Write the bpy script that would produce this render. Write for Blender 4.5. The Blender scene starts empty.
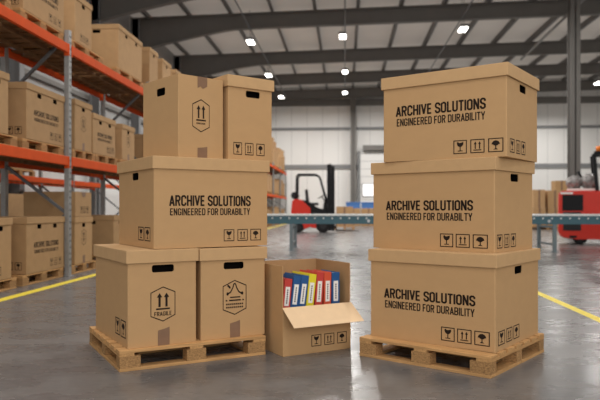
import bpy, bmesh, math, random
from mathutils import Vector, Matrix
random.seed(7)
sc = bpy.context.scene
COL = sc.collection
R = math.radians
ALPHA = R(4.02)                     # the camera looks a little to one side of the aisle
CA, SA = math.cos(ALPHA), math.sin(ALPHA)
HC = 1.10                           # camera height

# ------------------------------------------------------------------ materials
def s2l(c):
    return tuple(((v/255)/12.92 if v/255 <= .04045 else ((v/255+.055)/1.055)**2.4) for v in c)

def mat(name, rgb, rough=.6, metal=0, noise=0.0, scale=8, stretch=(1,1,1), bump=0, spec=.5, rand=0, emit=None, estr=0):
    m = bpy.data.materials.new(name); m.use_nodes = True
    nt = m.node_tree; b = nt.nodes['Principled BSDF']
    c = s2l(rgb)
    b.inputs['Base Color'].default_value = (*c, 1)
    b.inputs['Roughness'].default_value = rough
    b.inputs['Metallic'].default_value = metal
    b.inputs['Specular IOR Level'].default_value = spec
    if emit:
        b.inputs['Emission Color'].default_value = (*s2l(emit), 1)
        b.inputs['Emission Strength'].default_value = estr
    last = None
    if noise or bump:
        tc = nt.nodes.new('ShaderNodeTexCoord'); mp = nt.nodes.new('ShaderNodeMapping')
        mp.inputs['Scale'].default_value = stretch
        nz = nt.nodes.new('ShaderNodeTexNoise'); nz.inputs['Scale'].default_value = scale; nz.inputs['Detail'].default_value = 5
        nt.links.new(tc.outputs['Object'], mp.inputs[0]); nt.links.new(mp.outputs[0], nz.inputs['Vector'])
        if noise:
            mr = nt.nodes.new('ShaderNodeMapRange')
            mr.inputs['From Min'].default_value = .3; mr.inputs['From Max'].default_value = .7
            mr.inputs['To Min'].default_value = 1-noise; mr.inputs['To Max'].default_value = 1+noise
            nt.links.new(nz.outputs['Fac'], mr.inputs['Value'])
            last = mr.outputs[0]
        if bump:
            bp = nt.nodes.new('ShaderNodeBump'); bp.inputs['Strength'].default_value = bump; bp.inputs['Distance'].default_value = .01
            nt.links.new(nz.outputs['Fac'], bp.inputs['Height']); nt.links.new(bp.outputs[0], b.inputs['Normal'])
    if rand:
        oi = nt.nodes.new('ShaderNodeObjectInfo'); mr2 = nt.nodes.new('ShaderNodeMapRange')
        mr2.inputs['To Min'].default_value = 1-rand; mr2.inputs['To Max'].default_value = 1+rand
        nt.links.new(oi.outputs['Random'], mr2.inputs['Value'])
        if last:
            mm = nt.nodes.new('ShaderNodeMath'); mm.operation = 'MULTIPLY'
            nt.links.new(last, mm.inputs[0]); nt.links.new(mr2.outputs[0], mm.inputs[1]); last = mm.outputs[0]
        else: last = mr2.outputs[0]
    if last:
        vm = nt.nodes.new('ShaderNodeVectorMath'); vm.operation = 'SCALE'
        vm.inputs[0].default_value = c
        nt.links.new(last, vm.inputs['Scale']); nt.links.new(vm.outputs[0], b.inputs['Base Color'])
    return m

M = {}
M['kraft']  = mat('kraft_cardboard', (191,153,109), .78, noise=.02, scale=10, stretch=(1,1,1.6), spec=.25)
M['kraft2'] = mat('kraft_lid', (198,161,117), .76, noise=.03, scale=14, spec=.25)
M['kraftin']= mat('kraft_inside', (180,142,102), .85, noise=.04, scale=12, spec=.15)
M['flap']   = mat('kraft_flap_inside', (232,202,164), .8, noise=.03, scale=14, spec=.2)
M['hole']   = mat('hand_hole_painted_shade', (14,10,8), .9, spec=.1)  # near-black pocket lining, stands in for the shade inside the box
M['kraftr'] = mat('kraft_rack', (184,148,107), .8, noise=.05, scale=7, spec=.2, rand=.07)
M['ink']    = mat('black_ink', (38,27,20), .7, spec=.2)
M['tape']   = mat('brown_tape', (134,102,78), .5, noise=.05, scale=20)
M['wood']   = mat('pallet_wood', (194,150,100), .8, noise=.22, scale=9, stretch=(.6,7,7), bump=.15, spec=.2, rand=.08)
M['woody']  = mat('pallet_wood_across', (192,148,98), .8, noise=.22, scale=9, stretch=(7,.6,7), bump=.15, spec=.2, rand=.08)
M['block']  = mat('pallet_block', (164,126,84), .85, noise=.42, scale=34, stretch=(2,2,4), bump=.2, spec=.2, rand=.1)
M['deck']   = mat('rack_deck_wood', (128,96,66), .85, noise=.2, scale=6, spec=.2)
M['orange'] = mat('orange_beam', (216,84,32), .7, noise=.06, scale=5, spec=.15)
M['galv']   = mat('galvanized_steel', (150,149,147), .5, metal=.25, noise=.1, scale=12)
M['slot']   = mat('upright_slot', (60,60,62), .7)
M['brace']  = mat('brace_steel', (108,110,113), .5, metal=.4)
M['steel']  = mat('grey_steelwork', (112,109,105), .6, noise=.05, scale=2)
M['roof']   = mat('roof_sheet_added_glow', (205,200,193), .75, noise=.04, scale=.6, emit=(214,204,194), estr=.16)  # faint emission added so the underside of the roof reads brighter
M['purlin'] = mat('purlin_steel', (112,110,108), .6)
M['wallL']  = mat('grey_cladding', (165,165,164), .7, noise=.03, scale=1)
M['white']  = mat('white_cladding', (232,231,228), .6, noise=.015, scale=.5)
M['joint']  = mat('cladding_joint', (176,176,175), .7)
M['rail']   = mat('wall_rail_grey', (128,129,130), .6)
M['yellow'] = mat('yellow_floor_paint', (236,214,66), .5, noise=.05, scale=20)
M['red']    = mat('forklift_red', (212,42,20), .5, noise=.03, scale=4)
M['black']  = mat('matt_black', (28,28,30), .6, spec=.2)
M['dgrey']  = mat('dark_grey_plastic', (50,50,52), .6, spec=.2)
M['rubber'] = mat('tyre_rubber', (28,28,29), .8, spec=.3)
M['chrome'] = mat('bare_steel', (180,182,184), .35, metal=.8)
M['teal']   = mat('conveyor_teal', (66,104,116), .5, noise=.04, scale=5)
M['leg']    = mat('conveyor_leg', (118,130,134), .5, metal=.3)
M['roller'] = mat('roller_steel', (222,224,222), .35, metal=.3)
M['blue']   = mat('blue_plastic', (70,120,186), .5)
M['amber']  = mat('amber_beacon', (240,130,40), .4)
M['wrap']   = mat('cloudy_plastic_wrap', (140,136,134), .22, noise=.45, scale=11, bump=.9)
M['glow']   = mat('lamp_diffuser', (255,253,248), .5, emit=(255,250,242), estr=9)
M['pane']   = mat('bright_pane', (250,250,250), .3, emit=(255,255,255), estr=.55)
M['lampb']  = mat('lamp_housing', (120,120,120), .5)
M['paper']  = mat('white_label_paper', (236,234,230), .7)
M['pages']  = mat('paper_pages', (226,222,212), .85)
M['print']  = mat('grey_print', (92,92,100), .8)
M['bred']   = mat('binder_red', (194,62,56), .45)
M['bred2']  = mat('binder_orange_red', (208,82,54), .45)
M['bblue']  = mat('binder_blue', (28,84,142), .45)
M['byel']   = mat('binder_yellow', (226,212,46), .45)

def floor_material():
    m = bpy.data.materials.new('polished_concrete'); m.use_nodes = True
    nt = m.node_tree; b = nt.nodes['Principled BSDF']; L = nt.links.new
    tc = nt.nodes.new('ShaderNodeTexCoord')
    def noise(scale, stretch, detail=6):
        mp = nt.nodes.new('ShaderNodeMapping'); mp.inputs['Scale'].default_value = stretch
        n = nt.nodes.new('ShaderNodeTexNoise'); n.inputs['Scale'].default_value = scale; n.inputs['Detail'].default_value = detail
        L(tc.outputs['Object'], mp.inputs[0]); L(mp.outputs[0], n.inputs['Vector']); return n.outputs['Fac']
    n1, n2, n3 = noise(.7, (1,1,1)), noise(2.6, (.8,1.3,1), 5), noise(22, (.6,1.5,1), 4)
    def mix(a, b_, w):
        mm = nt.nodes.new('ShaderNodeMix'); mm.data_type = 'FLOAT'; mm.inputs[0].default_value = w
        L(a, mm.inputs[2]); L(b_, mm.inputs[3]); return mm.outputs[0]
    f = mix(mix(n1, n2, .5), n3, .34)
    cr = nt.nodes.new('ShaderNodeValToRGB')
    cr.color_ramp.elements[0].position = .36; cr.color_ramp.elements[0].color = (*s2l((92,90,90)), 1)
    cr.color_ramp.elements[1].position = .66; cr.color_ramp.elements[1].color = (*s2l((124,122,121)), 1)
    L(f, cr.inputs[0]); L(cr.outputs[0], b.inputs['Base Color'])
    mr = nt.nodes.new('ShaderNodeMapRange'); mr.inputs['From Min'].default_value = .35; mr.inputs['From Max'].default_value = .65
    mr.inputs['To Min'].default_value = .23; mr.inputs['To Max'].default_value = .33
    L(n2, mr.inputs['Value']); L(mr.outputs[0], b.inputs['Roughness'])
    b.inputs['Specular IOR Level'].default_value = .5
    return m
M['floor'] = floor_material()

# ------------------------------------------------------------------ mesh helpers
class MB:
    def __init__(self): self.bm = bmesh.new(); self.mats = []
    def mi(self, m):
        if m is None: return 0
        if m not in self.mats: self.mats.append(m)
        return self.mats.index(m)
    def box(self, x0, x1, y0, y1, z0, z1, m=None, bev=0, tf=None):
        k = self.mi(m); n0 = len(self.bm.faces)
        vs = [self.bm.verts.new((x, y, z)) for z in (z0, z1) for x, y in ((x0,y0),(x1,y0),(x1,y1),(x0,y1))]
        fs = [self.bm.faces.new([vs[i] for i in q]) for q in ((3,2,1,0),(4,5,6,7),(0,1,5,4),(1,2,6,5),(2,3,7,6),(3,0,4,7))]
        for f in fs: f.material_index = k
        if bev:
            es = list({e for f in fs for e in f.edges})
            r = bmesh.ops.bevel(self.bm, geom=es, offset=bev, segments=2, profile=.6, affect='EDGES')
            for f in r['faces']: f.material_index = k
            vs = list({v for f in list(self.bm.faces)[n0:] for v in f.verts}) if tf else vs
        if tf is not None:
            for v in vs: v.co = tf @ v.co
        return self
    def prism(self, pts, axis, a0, a1, m=None, bev=0):
        """2-D outline extruded along an axis; outline in the other two axes."""
        k = self.mi(m)
        def P(p, a):
            if axis == 'x': return (a, p[0], p[1])
            if axis == 'y': return (p[0], a, p[1])
            return (p[0], p[1], a)
        A = [self.bm.verts.new(P(p, a0)) for p in pts]; B = [self.bm.verts.new(P(p, a1)) for p in pts]
        n = len(pts); fs = [self.bm.faces.new(A[::-1]), self.bm.faces.new(B)]
        for i in range(n): fs.append(self.bm.faces.new((A[i], A[(i+1)%n], B[(i+1)%n], B[i])))
        for f in fs: f.material_index = k
        if bev:
            r = bmesh.ops.bevel(self.bm, geom=list({e for f in fs for e in f.edges}), offset=bev, segments=2, affect='EDGES')
            for f in r['faces']: f.material_index = k
        return self
    def bar(self, p, q, w, d, m=None, up=(0,0,1)):
        p, q = Vector(p), Vector(q); z = (q-p); L = z.length; z.normalize()
        x = Vector(up).cross(z)
        if x.length < 1e-4: x = Vector((1,0,0))
        x.normalize(); y = z.cross(x)
        tf = Matrix((( x.x,y.x,z.x,p.x),(x.y,y.y,z.y,p.y),(x.z,y.z,z.z,p.z),(0,0,0,1)))
        return self.box(-w/2, w/2, -d/2, d/2, 0, L, m, tf=tf)
    def cyl(self, p, q, r, m=None, n=16, r2=None):
        k = self.mi(m); p, q = Vector(p), Vector(q); z = (q-p).normalized()
        x = z.orthogonal().normalized(); y = z.cross(x); r2 = r if r2 is None else r2
        A, B = [], []
        for i in range(n):
            t = 2*math.pi*i/n; o = x*math.cos(t)+y*math.sin(t)
            A.append(self.bm.verts.new(p+o*r)); B.append(self.bm.verts.new(q+o*r2))
        fs = [self.bm.faces.new(A[::-1]), self.bm.faces.new(B)]
        for i in range(n):
            f = self.bm.faces.new((A[i], A[(i+1)%n], B[(i+1)%n], B[i])); f.smooth = True; fs.append(f)
        for f in fs: f.material_index = k
        return self
    def tube(self, pts, r, m=None, n=8):
        for a, b in zip(pts, pts[1:]): self.cyl(a, b, r, m, n)
        return self
    def blob(self, c, r, m=None, jitter=.12, seed=1):
        k = self.mi(m); g = random.Random(seed)
        res = bmesh.ops.create_icosphere(self.bm, subdivisions=3, radius=1)
        for v in res['verts']:
            q = 1+jitter*math.sin(9*v.co.x+g.random()*.6)*math.cos(8*v.co.y+5*v.co.z)
            v.co = Vector((c[0]+v.co.x*r[0]*q, c[1]+v.co.y*r[1]*q, c[2]+v.co.z*r[2]*q))
            for f in v.link_faces: f.material_index = k; f.smooth = True
        return self
    def poly(self, co, m=None):
        f = self.bm.faces.new([self.bm.verts.new(c) for c in co]); f.material_index = self.mi(m); return self
    def build(self, name, m=None, parent=None):
        me = bpy.data.meshes.new(name); bmesh.ops.recalc_face_normals(self.bm, faces=self.bm.faces[:])
        self.bm.to_mesh(me); self.bm.free()
        for x in (self.mats or [m]): me.materials.append(x)
        return link(name, me, parent)

def link(name, me, parent=None):
    o = bpy.data.objects.new(name, me); COL.objects.link(o)
    if parent is not None: o.parent = parent
    return o
def tag(o, label=None, cat=None, group=None, kind=None):
    for k, v in (('label', label), ('category', cat), ('group', group), ('kind', kind)):
        if v: o[k] = v
    return o
def thing(name, label, cat, loc=(0,0,0), rz=0, group=None):
    o = bpy.data.objects.new(name, None); COL.objects.link(o); o.empty_display_size = .1
    o.location = loc; o.rotation_euler = (0, 0, rz); return tag(o, label, cat, group)
def struct(name, mb, m=None, parent=None):
    return tag(mb.build(name, m, parent), kind='structure')
def copy_tree(o, parent=None):
    c = o.copy(); COL.objects.link(c); c.parent = parent
    for ch in list(o.children): copy_tree(ch, c)
    return c
def world(X, Y): return (X*CA - Y*SA, X*SA + Y*CA)       # camera-aligned survey -> building axes

# ------------------------------------------------------------------ printed marks
def face_tf(face, a, b, eps=.0012):
    """face coords (s to the right as seen, z up) -> box coords"""
    if face == 'front': return lambda s, z: (-a/2+s, -b/2-eps, z)
    if face == 'right': return lambda s, z: (a/2+eps, -b/2+s, z)
    if face == 'left':  return lambda s, z: (-a/2-eps, b/2-s, z)
    return lambda s, z: (a/2-s, b/2+eps, z)

def decal(name, polys, tf, m, parent, label=None):
    mb = MB()
    for p in polys: mb.poly([tf(*q) for q in p], m)
    me = bpy.data.meshes.new(name); mb.bm.to_mesh(me); mb.bm.free(); me.materials.append(m)
    o = link(name, me, parent)
    if label: o['label'] = label
    return o
# condensed gothic capitals drawn as strokes in a cell 0.5 wide, 1 high
def strokes():
    l, r, b, t, m, c = .07, .43, .07, .93, .5, .1
    bowl = lambda y0, y1: [(l,y1),(r-c,y1),(r,y1-c),(r,y0+c),(r-c,y0),(l,y0)]
    rnd = [(l+c,t),(r-c,t),(r,t-c),(r,b+c),(r-c,b),(l+c,b),(l,b+c),(l,t-c),(l+c,t)]
    cc = [(r,.68),(r,t-c),(r-c,t),(l+c,t),(l,t-c),(l,b+c),(l+c,b),(r-c,b),(r,b+c),(r,.32)]
    v = lambda x: [(x,0),(x,1)]
    return {
     'A': (.5, [[(.05,0),(.25,.96)],[(.25,.96),(.45,0)],[(.12,.28),(.38,.28)]]),
     'B': (.5, [v(l), bowl(m,t), bowl(b,m)]), 'C': (.5, [cc]), 'D': (.5, [v(l), bowl(b,t)]),
     'E': (.43, [v(l), [(l,t),(.4,t)], [(l,m),(.37,m)], [(l,b),(.4,b)]]), 'F': (.42, [v(l), [(l,t),(.4,t)], [(l,m),(.36,m)]]),
     'G': (.5, [cc[:-1]+[(r,.32),(r,.46),(.27,.46)]]), 'H': (.5, [v(l), v(r), [(l,m),(r,m)]]), 'I': (.14, [v(l)]),
     'L': (.42, [v(l), [(l,b),(.4,b)]]), 'N': (.5, [v(l), v(r), [(l,.97),(r,.03)]]), 'O': (.5, [rnd]),
     'R': (.5, [v(l), bowl(m,t), [(.27,m),(.43,0)]]), 'S': (.48, [[(r,.7),(r,t-c),(r-c,t),(l+c,t),(l,t-c),(l,.64),(.14,.55),(.36,.45),(r,.36),(r,b+c),(r-c,b),(l+c,b),(l,b+c),(l,.3)]]),
     'T': (.46, [v(.23), [(0,t),(.46,t)]]), 'U': (.5, [[(l,1),(l,b+c),(l+c,b),(r-c,b),(r,b+c),(r,1)]]),
     'V': (.5, [[(.05,1),(.25,.04)],[(.25,.04),(.45,1)]]), 'Y': (.48, [[(.04,1),(.24,.45)],[(.44,1),(.24,.45)],[(.24,.5),(.24,0)]]), ' ': (.17, []),
    }
STROKES = strokes()
_tcache = {}
def text_mesh(body, wt):
    if (body, wt) not in _tcache:
        polys, x = [], 0
        for ch in body:
            w, ls = STROKES[ch]
            for ln in ls:
                for (x0,y0),(x1,y1) in zip(ln, ln[1:]):
                    L = math.hypot(x1-x0, y1-y0); nx, ny = -(y1-y0)/L*wt/2, (x1-x0)/L*wt/2
                    polys.append([(x+x0-nx,y0-ny),(x+x1-nx,y1-ny),(x+x1+nx,y1+ny),(x+x0+nx,y0+ny)])
                for px, py in ln[1:-1]:
                    polys.append([(x+px+wt/2*math.cos(a*math.pi/4+.39), py+wt/2*math.sin(a*math.pi/4+.39)) for a in range(8)])
            x += w+.08
        x -= .08; vs, fs = [], []
        for p in polys:
            fs.append(tuple(range(len(vs), len(vs)+len(p)))); vs += [(q[0]/x, q[1]) for q in p]
        _tcache[(body, wt)] = (vs, fs)
    return _tcache[(body, wt)]
def lettering(body, s0, s1, z0, z1, tf, parent, wt=.13, label=None, name='lettering'):
    vs, fs = text_mesh(body, wt)
    me = bpy.data.meshes.new(name)
    me.from_pydata([tf(s0+x*(s1-s0), z0+y*(z1-z0)) for x, y in vs], [], fs); me.materials.append(M['ink'])
    o = link(name, me, parent); o['label'] = label or 'black printed line of lettering'
    return o
def ring(pts, k):
    cx = sum(p[0] for p in pts)/len(pts); cy = sum(p[1] for p in pts)/len(pts)
    q = [(cx+(x-cx)*k, cy+(y-cy)*k) for x, y in pts]; n = len(pts)
    return [[pts[i], pts[(i+1)%n], q[(i+1)%n], q[i]] for i in range(n)]
def rect(x0, x1, y0, y1): return [(x0,y0),(x1,y0),(x1,y1),(x0,y1)]
SQ = ring(rect(0,1,0,1), .87)
def arrow(cx, y0, y1, w=.08, hw=.2, hh=.2):
    return [rect(cx-w/2, cx+w/2, y0, y1-hh), [(cx-hw/2, y1-hh), (cx+hw/2, y1-hh), (cx, y1)]]
def arc(cx, cy, r, a0, a1, n=10, ry=None):
    return [(cx+r*math.cos(R(a0+(a1-a0)*i/n)), cy+(ry or r)*math.sin(R(a0+(a1-a0)*i/n))) for i in range(n+1)]
GLYPH = {
 'glass':    SQ + [arc(.5,.8,.25,180,360,10,.3), [(.27,.8),(.4,.8),(.36,.88),(.25,.84)], [(.55,.8),(.73,.8),(.75,.87)], rect(.465,.535,.24,.55), rect(.32,.68,.18,.24)],
 'arrows':   SQ + arrow(.35,.3,.84) + arrow(.65,.3,.84) + [rect(.22,.78,.18,.25)],
 'umbrella': SQ + [arc(.5,.55,.27,0,180,12,.28), arc(.5,.56,.18,180,360,8,.1), rect(.465,.535,.24,.55), [(.34,.18),(.66,.18),(.56,.26),(.44,.26)]],
}
GL = {'glass':'black wine-glass symbol in a square', 'arrows':'black twin-arrow symbol in a square', 'umbrella':'black umbrella symbol in a square'}
def symbol(kind, s, z, w, h, tf, parent):
    return decal('handling_symbol', [[(s+x*w, z+y*h) for x, y in p] for p in GLYPH[kind]], tf, M['ink'], parent, GL[kind])
def symbols(spots, z, h, tf, parent, kinds=('glass','arrows','umbrella')):
    for (s, w), k in zip(spots, kinds): symbol(k, s, z, w, h, tf, parent)
HEX = [(.5,1),(1,.84),(1,.16),(.5,0),(0,.16),(0,.84)]
def band(pts, w):
    out = []
    for (x0,y0),(x1,y1) in zip(pts, pts[1:]):
        L = math.hypot(x1-x0, y1-y0) or 1; nx, ny = -(y1-y0)/L*w/2, (x1-x0)/L*w/2
        out.append([(x0-nx,y0-ny),(x1-nx,y1-ny),(x1+nx,y1+ny),(x0+nx,y0+ny)])
    return out
def hexagon(kind, s, z, w, h, tf, parent):
    P = ring(HEX, .94)
    if kind in ('fragile', 'arrows'):
        P += arrow(.36,.42,.82,.09,.22,.13) + arrow(.64,.42,.82,.09,.22,.13) + [rect(.22,.78,.34,.385)]
        if kind == 'arrows': P += [rect(.24+.075*i,.24+.075*i+.05,.24,.29) for i in range(7)]
    else:
        peak = [(.2,.6),(.33,.66),(.42,.78),(.46,.88),(.5,.9),(.54,.88),(.58,.78),(.67,.66),(.8,.6)]
        P += band(peak, .045) + [arc(.2,.61,.05,0,360,8), arc(.82,.61,.05,0,360,8)]
        P += band([(.2,.86),(.32,.77)], .06)
        P += [rect(.3,.74,.49,.525), rect(.26,.76,.4,.44), rect(.12,.19,.4,.44), rect(.82,.89,.4,.44)]
        for y in (.29, .2):
            x = .14
            for i in range(9): P.append(rect(x, x+.06, y, y+.045)); x += .082
    o = decal('hexagon_mark', [[(s+x*w, z+y*h) for x, y in p] for p in P], tf, M['ink'], parent,
              {'fragile':'black hexagon with two arrows over FRAGILE','arrows':'black hexagon with two arrows over a broken line','peak':'black hexagon with a curved peak over bars and dotted lines'}[kind])
    if kind == 'fragile':
        lettering('FRAGILE', s+.15*w, s+.85*w, z+.165*h, z+.285*h, tf, o, .15, 'small black word FRAGILE', 'word')
    return o

# ------------------------------------------------------------------ cardboard boxes
def panel(bm, co, holes, tf, depth, inward):
    """flat wall with real cut-outs; the cut edges turn inwards"""
    es = []; vs = [bm.verts.new(tf(*c)) for c in co]
    es += [bm.edges.new((vs[i], vs[(i+1)%len(vs)])) for i in range(len(vs))]
    for h in holes:
        hv = [bm.verts.new(tf(*c)) for c in h]
        es += [bm.edges.new((hv[i], hv[(i+1)%len(hv)])) for i in range(len(hv))]
        iv = [bm.verts.new(v.co+Vector(inward)*depth) for v in hv]
        for i in range(len(hv)): bm.faces.new((hv[i], hv[(i+1)%len(hv)], iv[(i+1)%len(iv)], iv[i]))
    bmesh.ops.triangle_fill(bm, edges=es, use_beauty=True)
def rrect(cs, cz, w, h, r):
    out = []
    for x, y, a in ((cs+w/2-r, cz+h/2-r, 0), (cs-w/2+r, cz+h/2-r, 90), (cs-w/2+r, cz-h/2+r, 180), (cs+w/2-r, cz-h/2+r, 270)):
        out += arc(x, y, r, a, a+90, 3)
    return out
INW = {'front':(0,1,0),'right':(-1,0,0),'left':(1,0,0),'back':(0,-1,0)}
def carton(root, a, b, h, holes, lid=.09, over=.014, m='kraft', m2='kraft2', m_in=None):
    """body + hand holes + lid under root; origin at base centre. holes: (face, centre s, centre z, width, height)"""
    bm = bmesh.new(); top = h-.012 if lid else h; c = .005
    for face in ('front','right','left','back'):
        L = a if face in ('front','back') else b
        hs = [rrect(s, z, w, hh, min(w,hh)*.28) for f, s, z, w, hh in holes if f == face]
        t = face_tf(face, a, b, 0)
        if hs: panel(bm, rect(c, L-c, 0, top), hs, t, .006, INW[face])
        else: bm.faces.new([bm.verts.new(t(*p)) for p in rect(c, L-c, 0, top)])
    A, B = a/2, b/2
    oct_ = [(-A+c,-B),(A-c,-B),(A,-B+c),(A,B-c),(A-c,B),(-A+c,B),(-A,B-c),(-A,-B+c)]
    for i in (1, 3, 5, 7):
        p, q = oct_[i], oct_[(i+1) % 8]
        bm.faces.new([bm.verts.new(v) for v in ((*p,0),(*q,0),(*q,top),(*p,top))])
    for z in (0, top): bm.faces.new([bm.verts.new((*p, z)) for p in oct_])
    bmesh.ops.remove_doubles(bm, verts=bm.verts[:], dist=1e-5)
    bmesh.ops.recalc_face_normals(bm, faces=bm.faces[:])
    me = bpy.data.meshes.new('body'); bm.to_mesh(me); bm.free(); me.materials.append(M[m])
    body = link('body', me, root)
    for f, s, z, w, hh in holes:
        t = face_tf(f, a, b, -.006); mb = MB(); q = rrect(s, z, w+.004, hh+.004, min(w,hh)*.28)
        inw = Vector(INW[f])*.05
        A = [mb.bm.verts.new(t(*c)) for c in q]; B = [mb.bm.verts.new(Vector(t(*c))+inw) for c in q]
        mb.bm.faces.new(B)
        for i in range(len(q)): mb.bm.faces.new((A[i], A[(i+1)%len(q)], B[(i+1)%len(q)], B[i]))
        o = mb.build('hand_hole', M['hole'], body); o['label'] = 'cut-out hand hole with shade coloured in'
    if lid:
        mb = MB(); A, B = a/2+over, b/2+over; i = .009
        mb.box(-A, A, -B, B, h-lid, h, M[m2], bev=.005)
        # hollow the tray from below
        bm = mb.bm; bf = min((f for f in bm.faces if abs(f.normal.z) > .9 or True), key=lambda f: (f.calc_center_median().z, -f.calc_area()))
        bf = max((f for f in bm.faces if f.calc_center_median().z < h-lid+1e-4), key=lambda f: f.calc_area())
        r = bmesh.ops.inset_individual(bm, faces=[bf], thickness=i-.005)
        ex = bmesh.ops.extrude_face_region(bm, geom=[bf]); bmesh.ops.translate(bm, verts=[v for v in ex['geom'] if isinstance(v, bmesh.types.BMVert)], vec=(0,0,lid-.011))
        if bf.is_valid: bmesh.ops.delete(bm, geom=[bf], context='FACES_ONLY')
        mb.build('lid', M[m2], root)
    return body

def place_box(label, near, yaw, side, a, b, z0, name='archive_box', cat='box', group=None):
    th = R(yaw); u = (math.cos(th), math.sin(th)); v = (-math.sin(th), math.cos(th)); sg = 1 if side == 'R' else -1
    X = near[0]+sg*a/2*u[0]+b/2*v[0]; Y = near[1]+sg*a/2*u[1]+b/2*v[1]
    return thing(name, label, cat, (*world(X, Y), z0), th+ALPHA, group)

ARCH, ENG, ENGT = 'ARCHIVE SOLUTIONS', 'ENGINEERED FOR DURABILITY', 'ENGINEERED FOR DURABILTY'
def tape_strip(face, s, z0, z1, w, slant, a, b, parent, label):
    t = face_tf(face, a, b, .002)
    mb = MB(); mb.poly([t(s-w/2,z0), t(s+w/2,z0), t(s+w/2,z1), t(s+w*.1,z1-slant*.5), t(s-w/2,z1-slant)], M['tape'])
    o = mb.build('tape', M['tape'], parent); o['label'] = label; return o

# ---- right-hand stack of three big boxes
PH = .141
def big_box(label, near, yaw, a, b, h, z0, t1, t2, sx, tag2, sq, sqz, side_sq):
    r = place_box(label, near, yaw, 'L', a, b, z0, group='lidded archive boxes with printed lettering')
    body = carton(r, a, b, h, [('right', b*.5, h-.09-.042, .15, .055)])
    f = face_tf('front', a, b); g = face_tf('right', a, b)
    lettering(ARCH, sx[0]*a, sx[1]*a, *t1, f, body, .17, 'bold black line reading ARCHIVE SOLUTIONS')
    lettering(tag2, sx[0]*a+.006, sx[1]*a-.004, *t2, f, body, .15, 'smaller black line reading '+tag2)
    symbols([(s*a, w*a) for s, w in sq], sqz, .096, f, body)
    symbols([(s, w) for s, w in side_sq], sqz, .096, g, body)
    return r
big_box('large lidded archive box standing on the pallet, base of the three-box stack', (1.289,4.225), -38.26, .964, .868, .650, PH+.001,
        (.295,.366), (.222,.276), (.125,.855), ENG, ((.598,.105),(.722,.108),(.850,.112)), .036, ((.05,.12),(.2,.11),(.335,.115)))
big_box('large lidded archive box in the middle of the three-box stack, misspelled DURABILTY', (1.322,4.349), -40.2, .985, .70, .656, PH+.652,
        (.29,.362), (.217,.272), (.122,.84), ENGT, ((.585,.105),(.71,.108),(.84,.112)), .028, ((.04,.09),(.16,.09),(.28,.09)))
big_box('lidded archive box on top of the three-box stack, turned slightly askew', (1.398,4.329), -36.09, .942, .712, .637, PH+1.309,
        (.336,.412), (.262,.318), (.115,.845), ENG, ((.598,.105),(.73,.108),(.865,.112)), .033, ((.065,.1),(.2,.09),(.32,.09)))

# ---- left stack
def hole(face, L, h, w=.16): return (face, L*.5, h-.09-.042, w, .052)
a, b, h = .496, .869, .668
r = place_box('lidded box on the pallet with hexagon mark of two arrows reading FRAGILE', (-1.169,4.344), 31.5, 'R', a, b, PH+.001, group='boxes of the five-box stack')
body = carton(r, a, b, h, [hole('front', a, h)])
f, g = face_tf('front', a, b), face_tf('left', a, b)
hexagon('fragile', a*.5-.09, .165, .18, .245, f, body)
tape_strip('front', a*.51, 0, .125, .085, .02, a, b, body, 'brown tape tab at the base')
symbols([(b-.30,.11),(b-.165,.12)], .06, .12, g, body, ('glass','umbrella'))
a, b, h = .513, .62, .664
r = place_box('lidded box on the pallet with curved-peak hexagon mark, beside the open box', (-.716,4.622), 29, 'R', a, b, PH+.001, group='boxes of the five-box stack')
body = carton(r, a, b, h, [hole('front', a, h)])
f = face_tf('front', a, b)
hexagon('peak', a*.515-.095, .165, .19, .26, f, body)
tape_strip('front', a*.52, 0, .125, .08, .02, a, b, body, 'brown tape tab at the base')
a, b, h, z0 = .910, .807, .652, PH+.672
r = place_box('wide lidded archive box lying across the two hexagon-marked boxes, lettered ARCHIVE SOLUTIONS', (-1.018,4.458), 32.6, 'R', a, b, z0, group='boxes of the five-box stack')
body = carton(r, a, b, h, [('left', b*.5, h-.09-.04, .15, .055)])
f, g = face_tf('front', a, b), face_tf('left', a, b)
lettering(ARCH, .125*a, .835*a, .302, .378, f, body, .17, 'bold black line reading ARCHIVE SOLUTIONS')
lettering(ENGT, .13*a, .83*a, .235, .285, f, body, .15, 'smaller black line reading '+ENGT)
symbols([(.59*a,.095*a),(.715*a,.095*a),(.835*a,.1*a)], .04, .088, f, body)
symbols([(b-.33,.12),(b-.19,.12)], .05, .1, g, body, ('glass','umbrella'))
# tall taped carton without lid
a, b, h, z1 = .392, .527, .604, z0+.653
r = place_box('taped carton without a lid, two-arrow hexagon mark, on the wide archive box', (-.877,4.615), 41.82, 'R', a, b, z1, name='taped_carton', group='boxes of the five-box stack')
body = carton(r, a, b, h, [('left', b*.52, h-.1, .13, .058)], lid=0)
f = face_tf('front', a, b)
hexagon('arrows', a*.49-.075, .195, .15, .245, f, body)
tape_strip('front', a*.52, .0, .09, .085, .012, a, b, body, 'brown tape tab at the base')
t = face_tf('front', a, b, .002); mb = MB(); s = a*.52; w = .085
mb.poly([t(s-w/2,h-.085), t(s-w*.2,h-.07), t(s+w*.05,h-.085), t(s+w/2,h-.065), t(s+w/2,h+.002), t(s-w/2,h+.002)], M['tape'])
P = [(s-w/2-a/2, -b/2-.002, h+.002), (s+w/2-a/2, -b/2-.002, h+.002), (s+w/2-a/2, b/2+.002, h+.002), (s-w/2-a/2, b/2+.002, h+.002)]
mb.poly(P, M['tape'])
o = mb.build('tape', M['tape'], body); o['label'] = 'brown tape along the top seam and over the edge'
mb = MB(); mb.box(-a/2+.003, a*.02-.001, -b/2+.002, b/2-.002, h, h+.0015, M['kraft2']); mb.box(a*.02+.002, a/2-.003, -b/2+.002, b/2-.002, h, h+.0015, M['kraft2'])
mb.build('top_flaps', M['kraft2'], body)
a, b, h = .405, .52, .652
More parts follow.
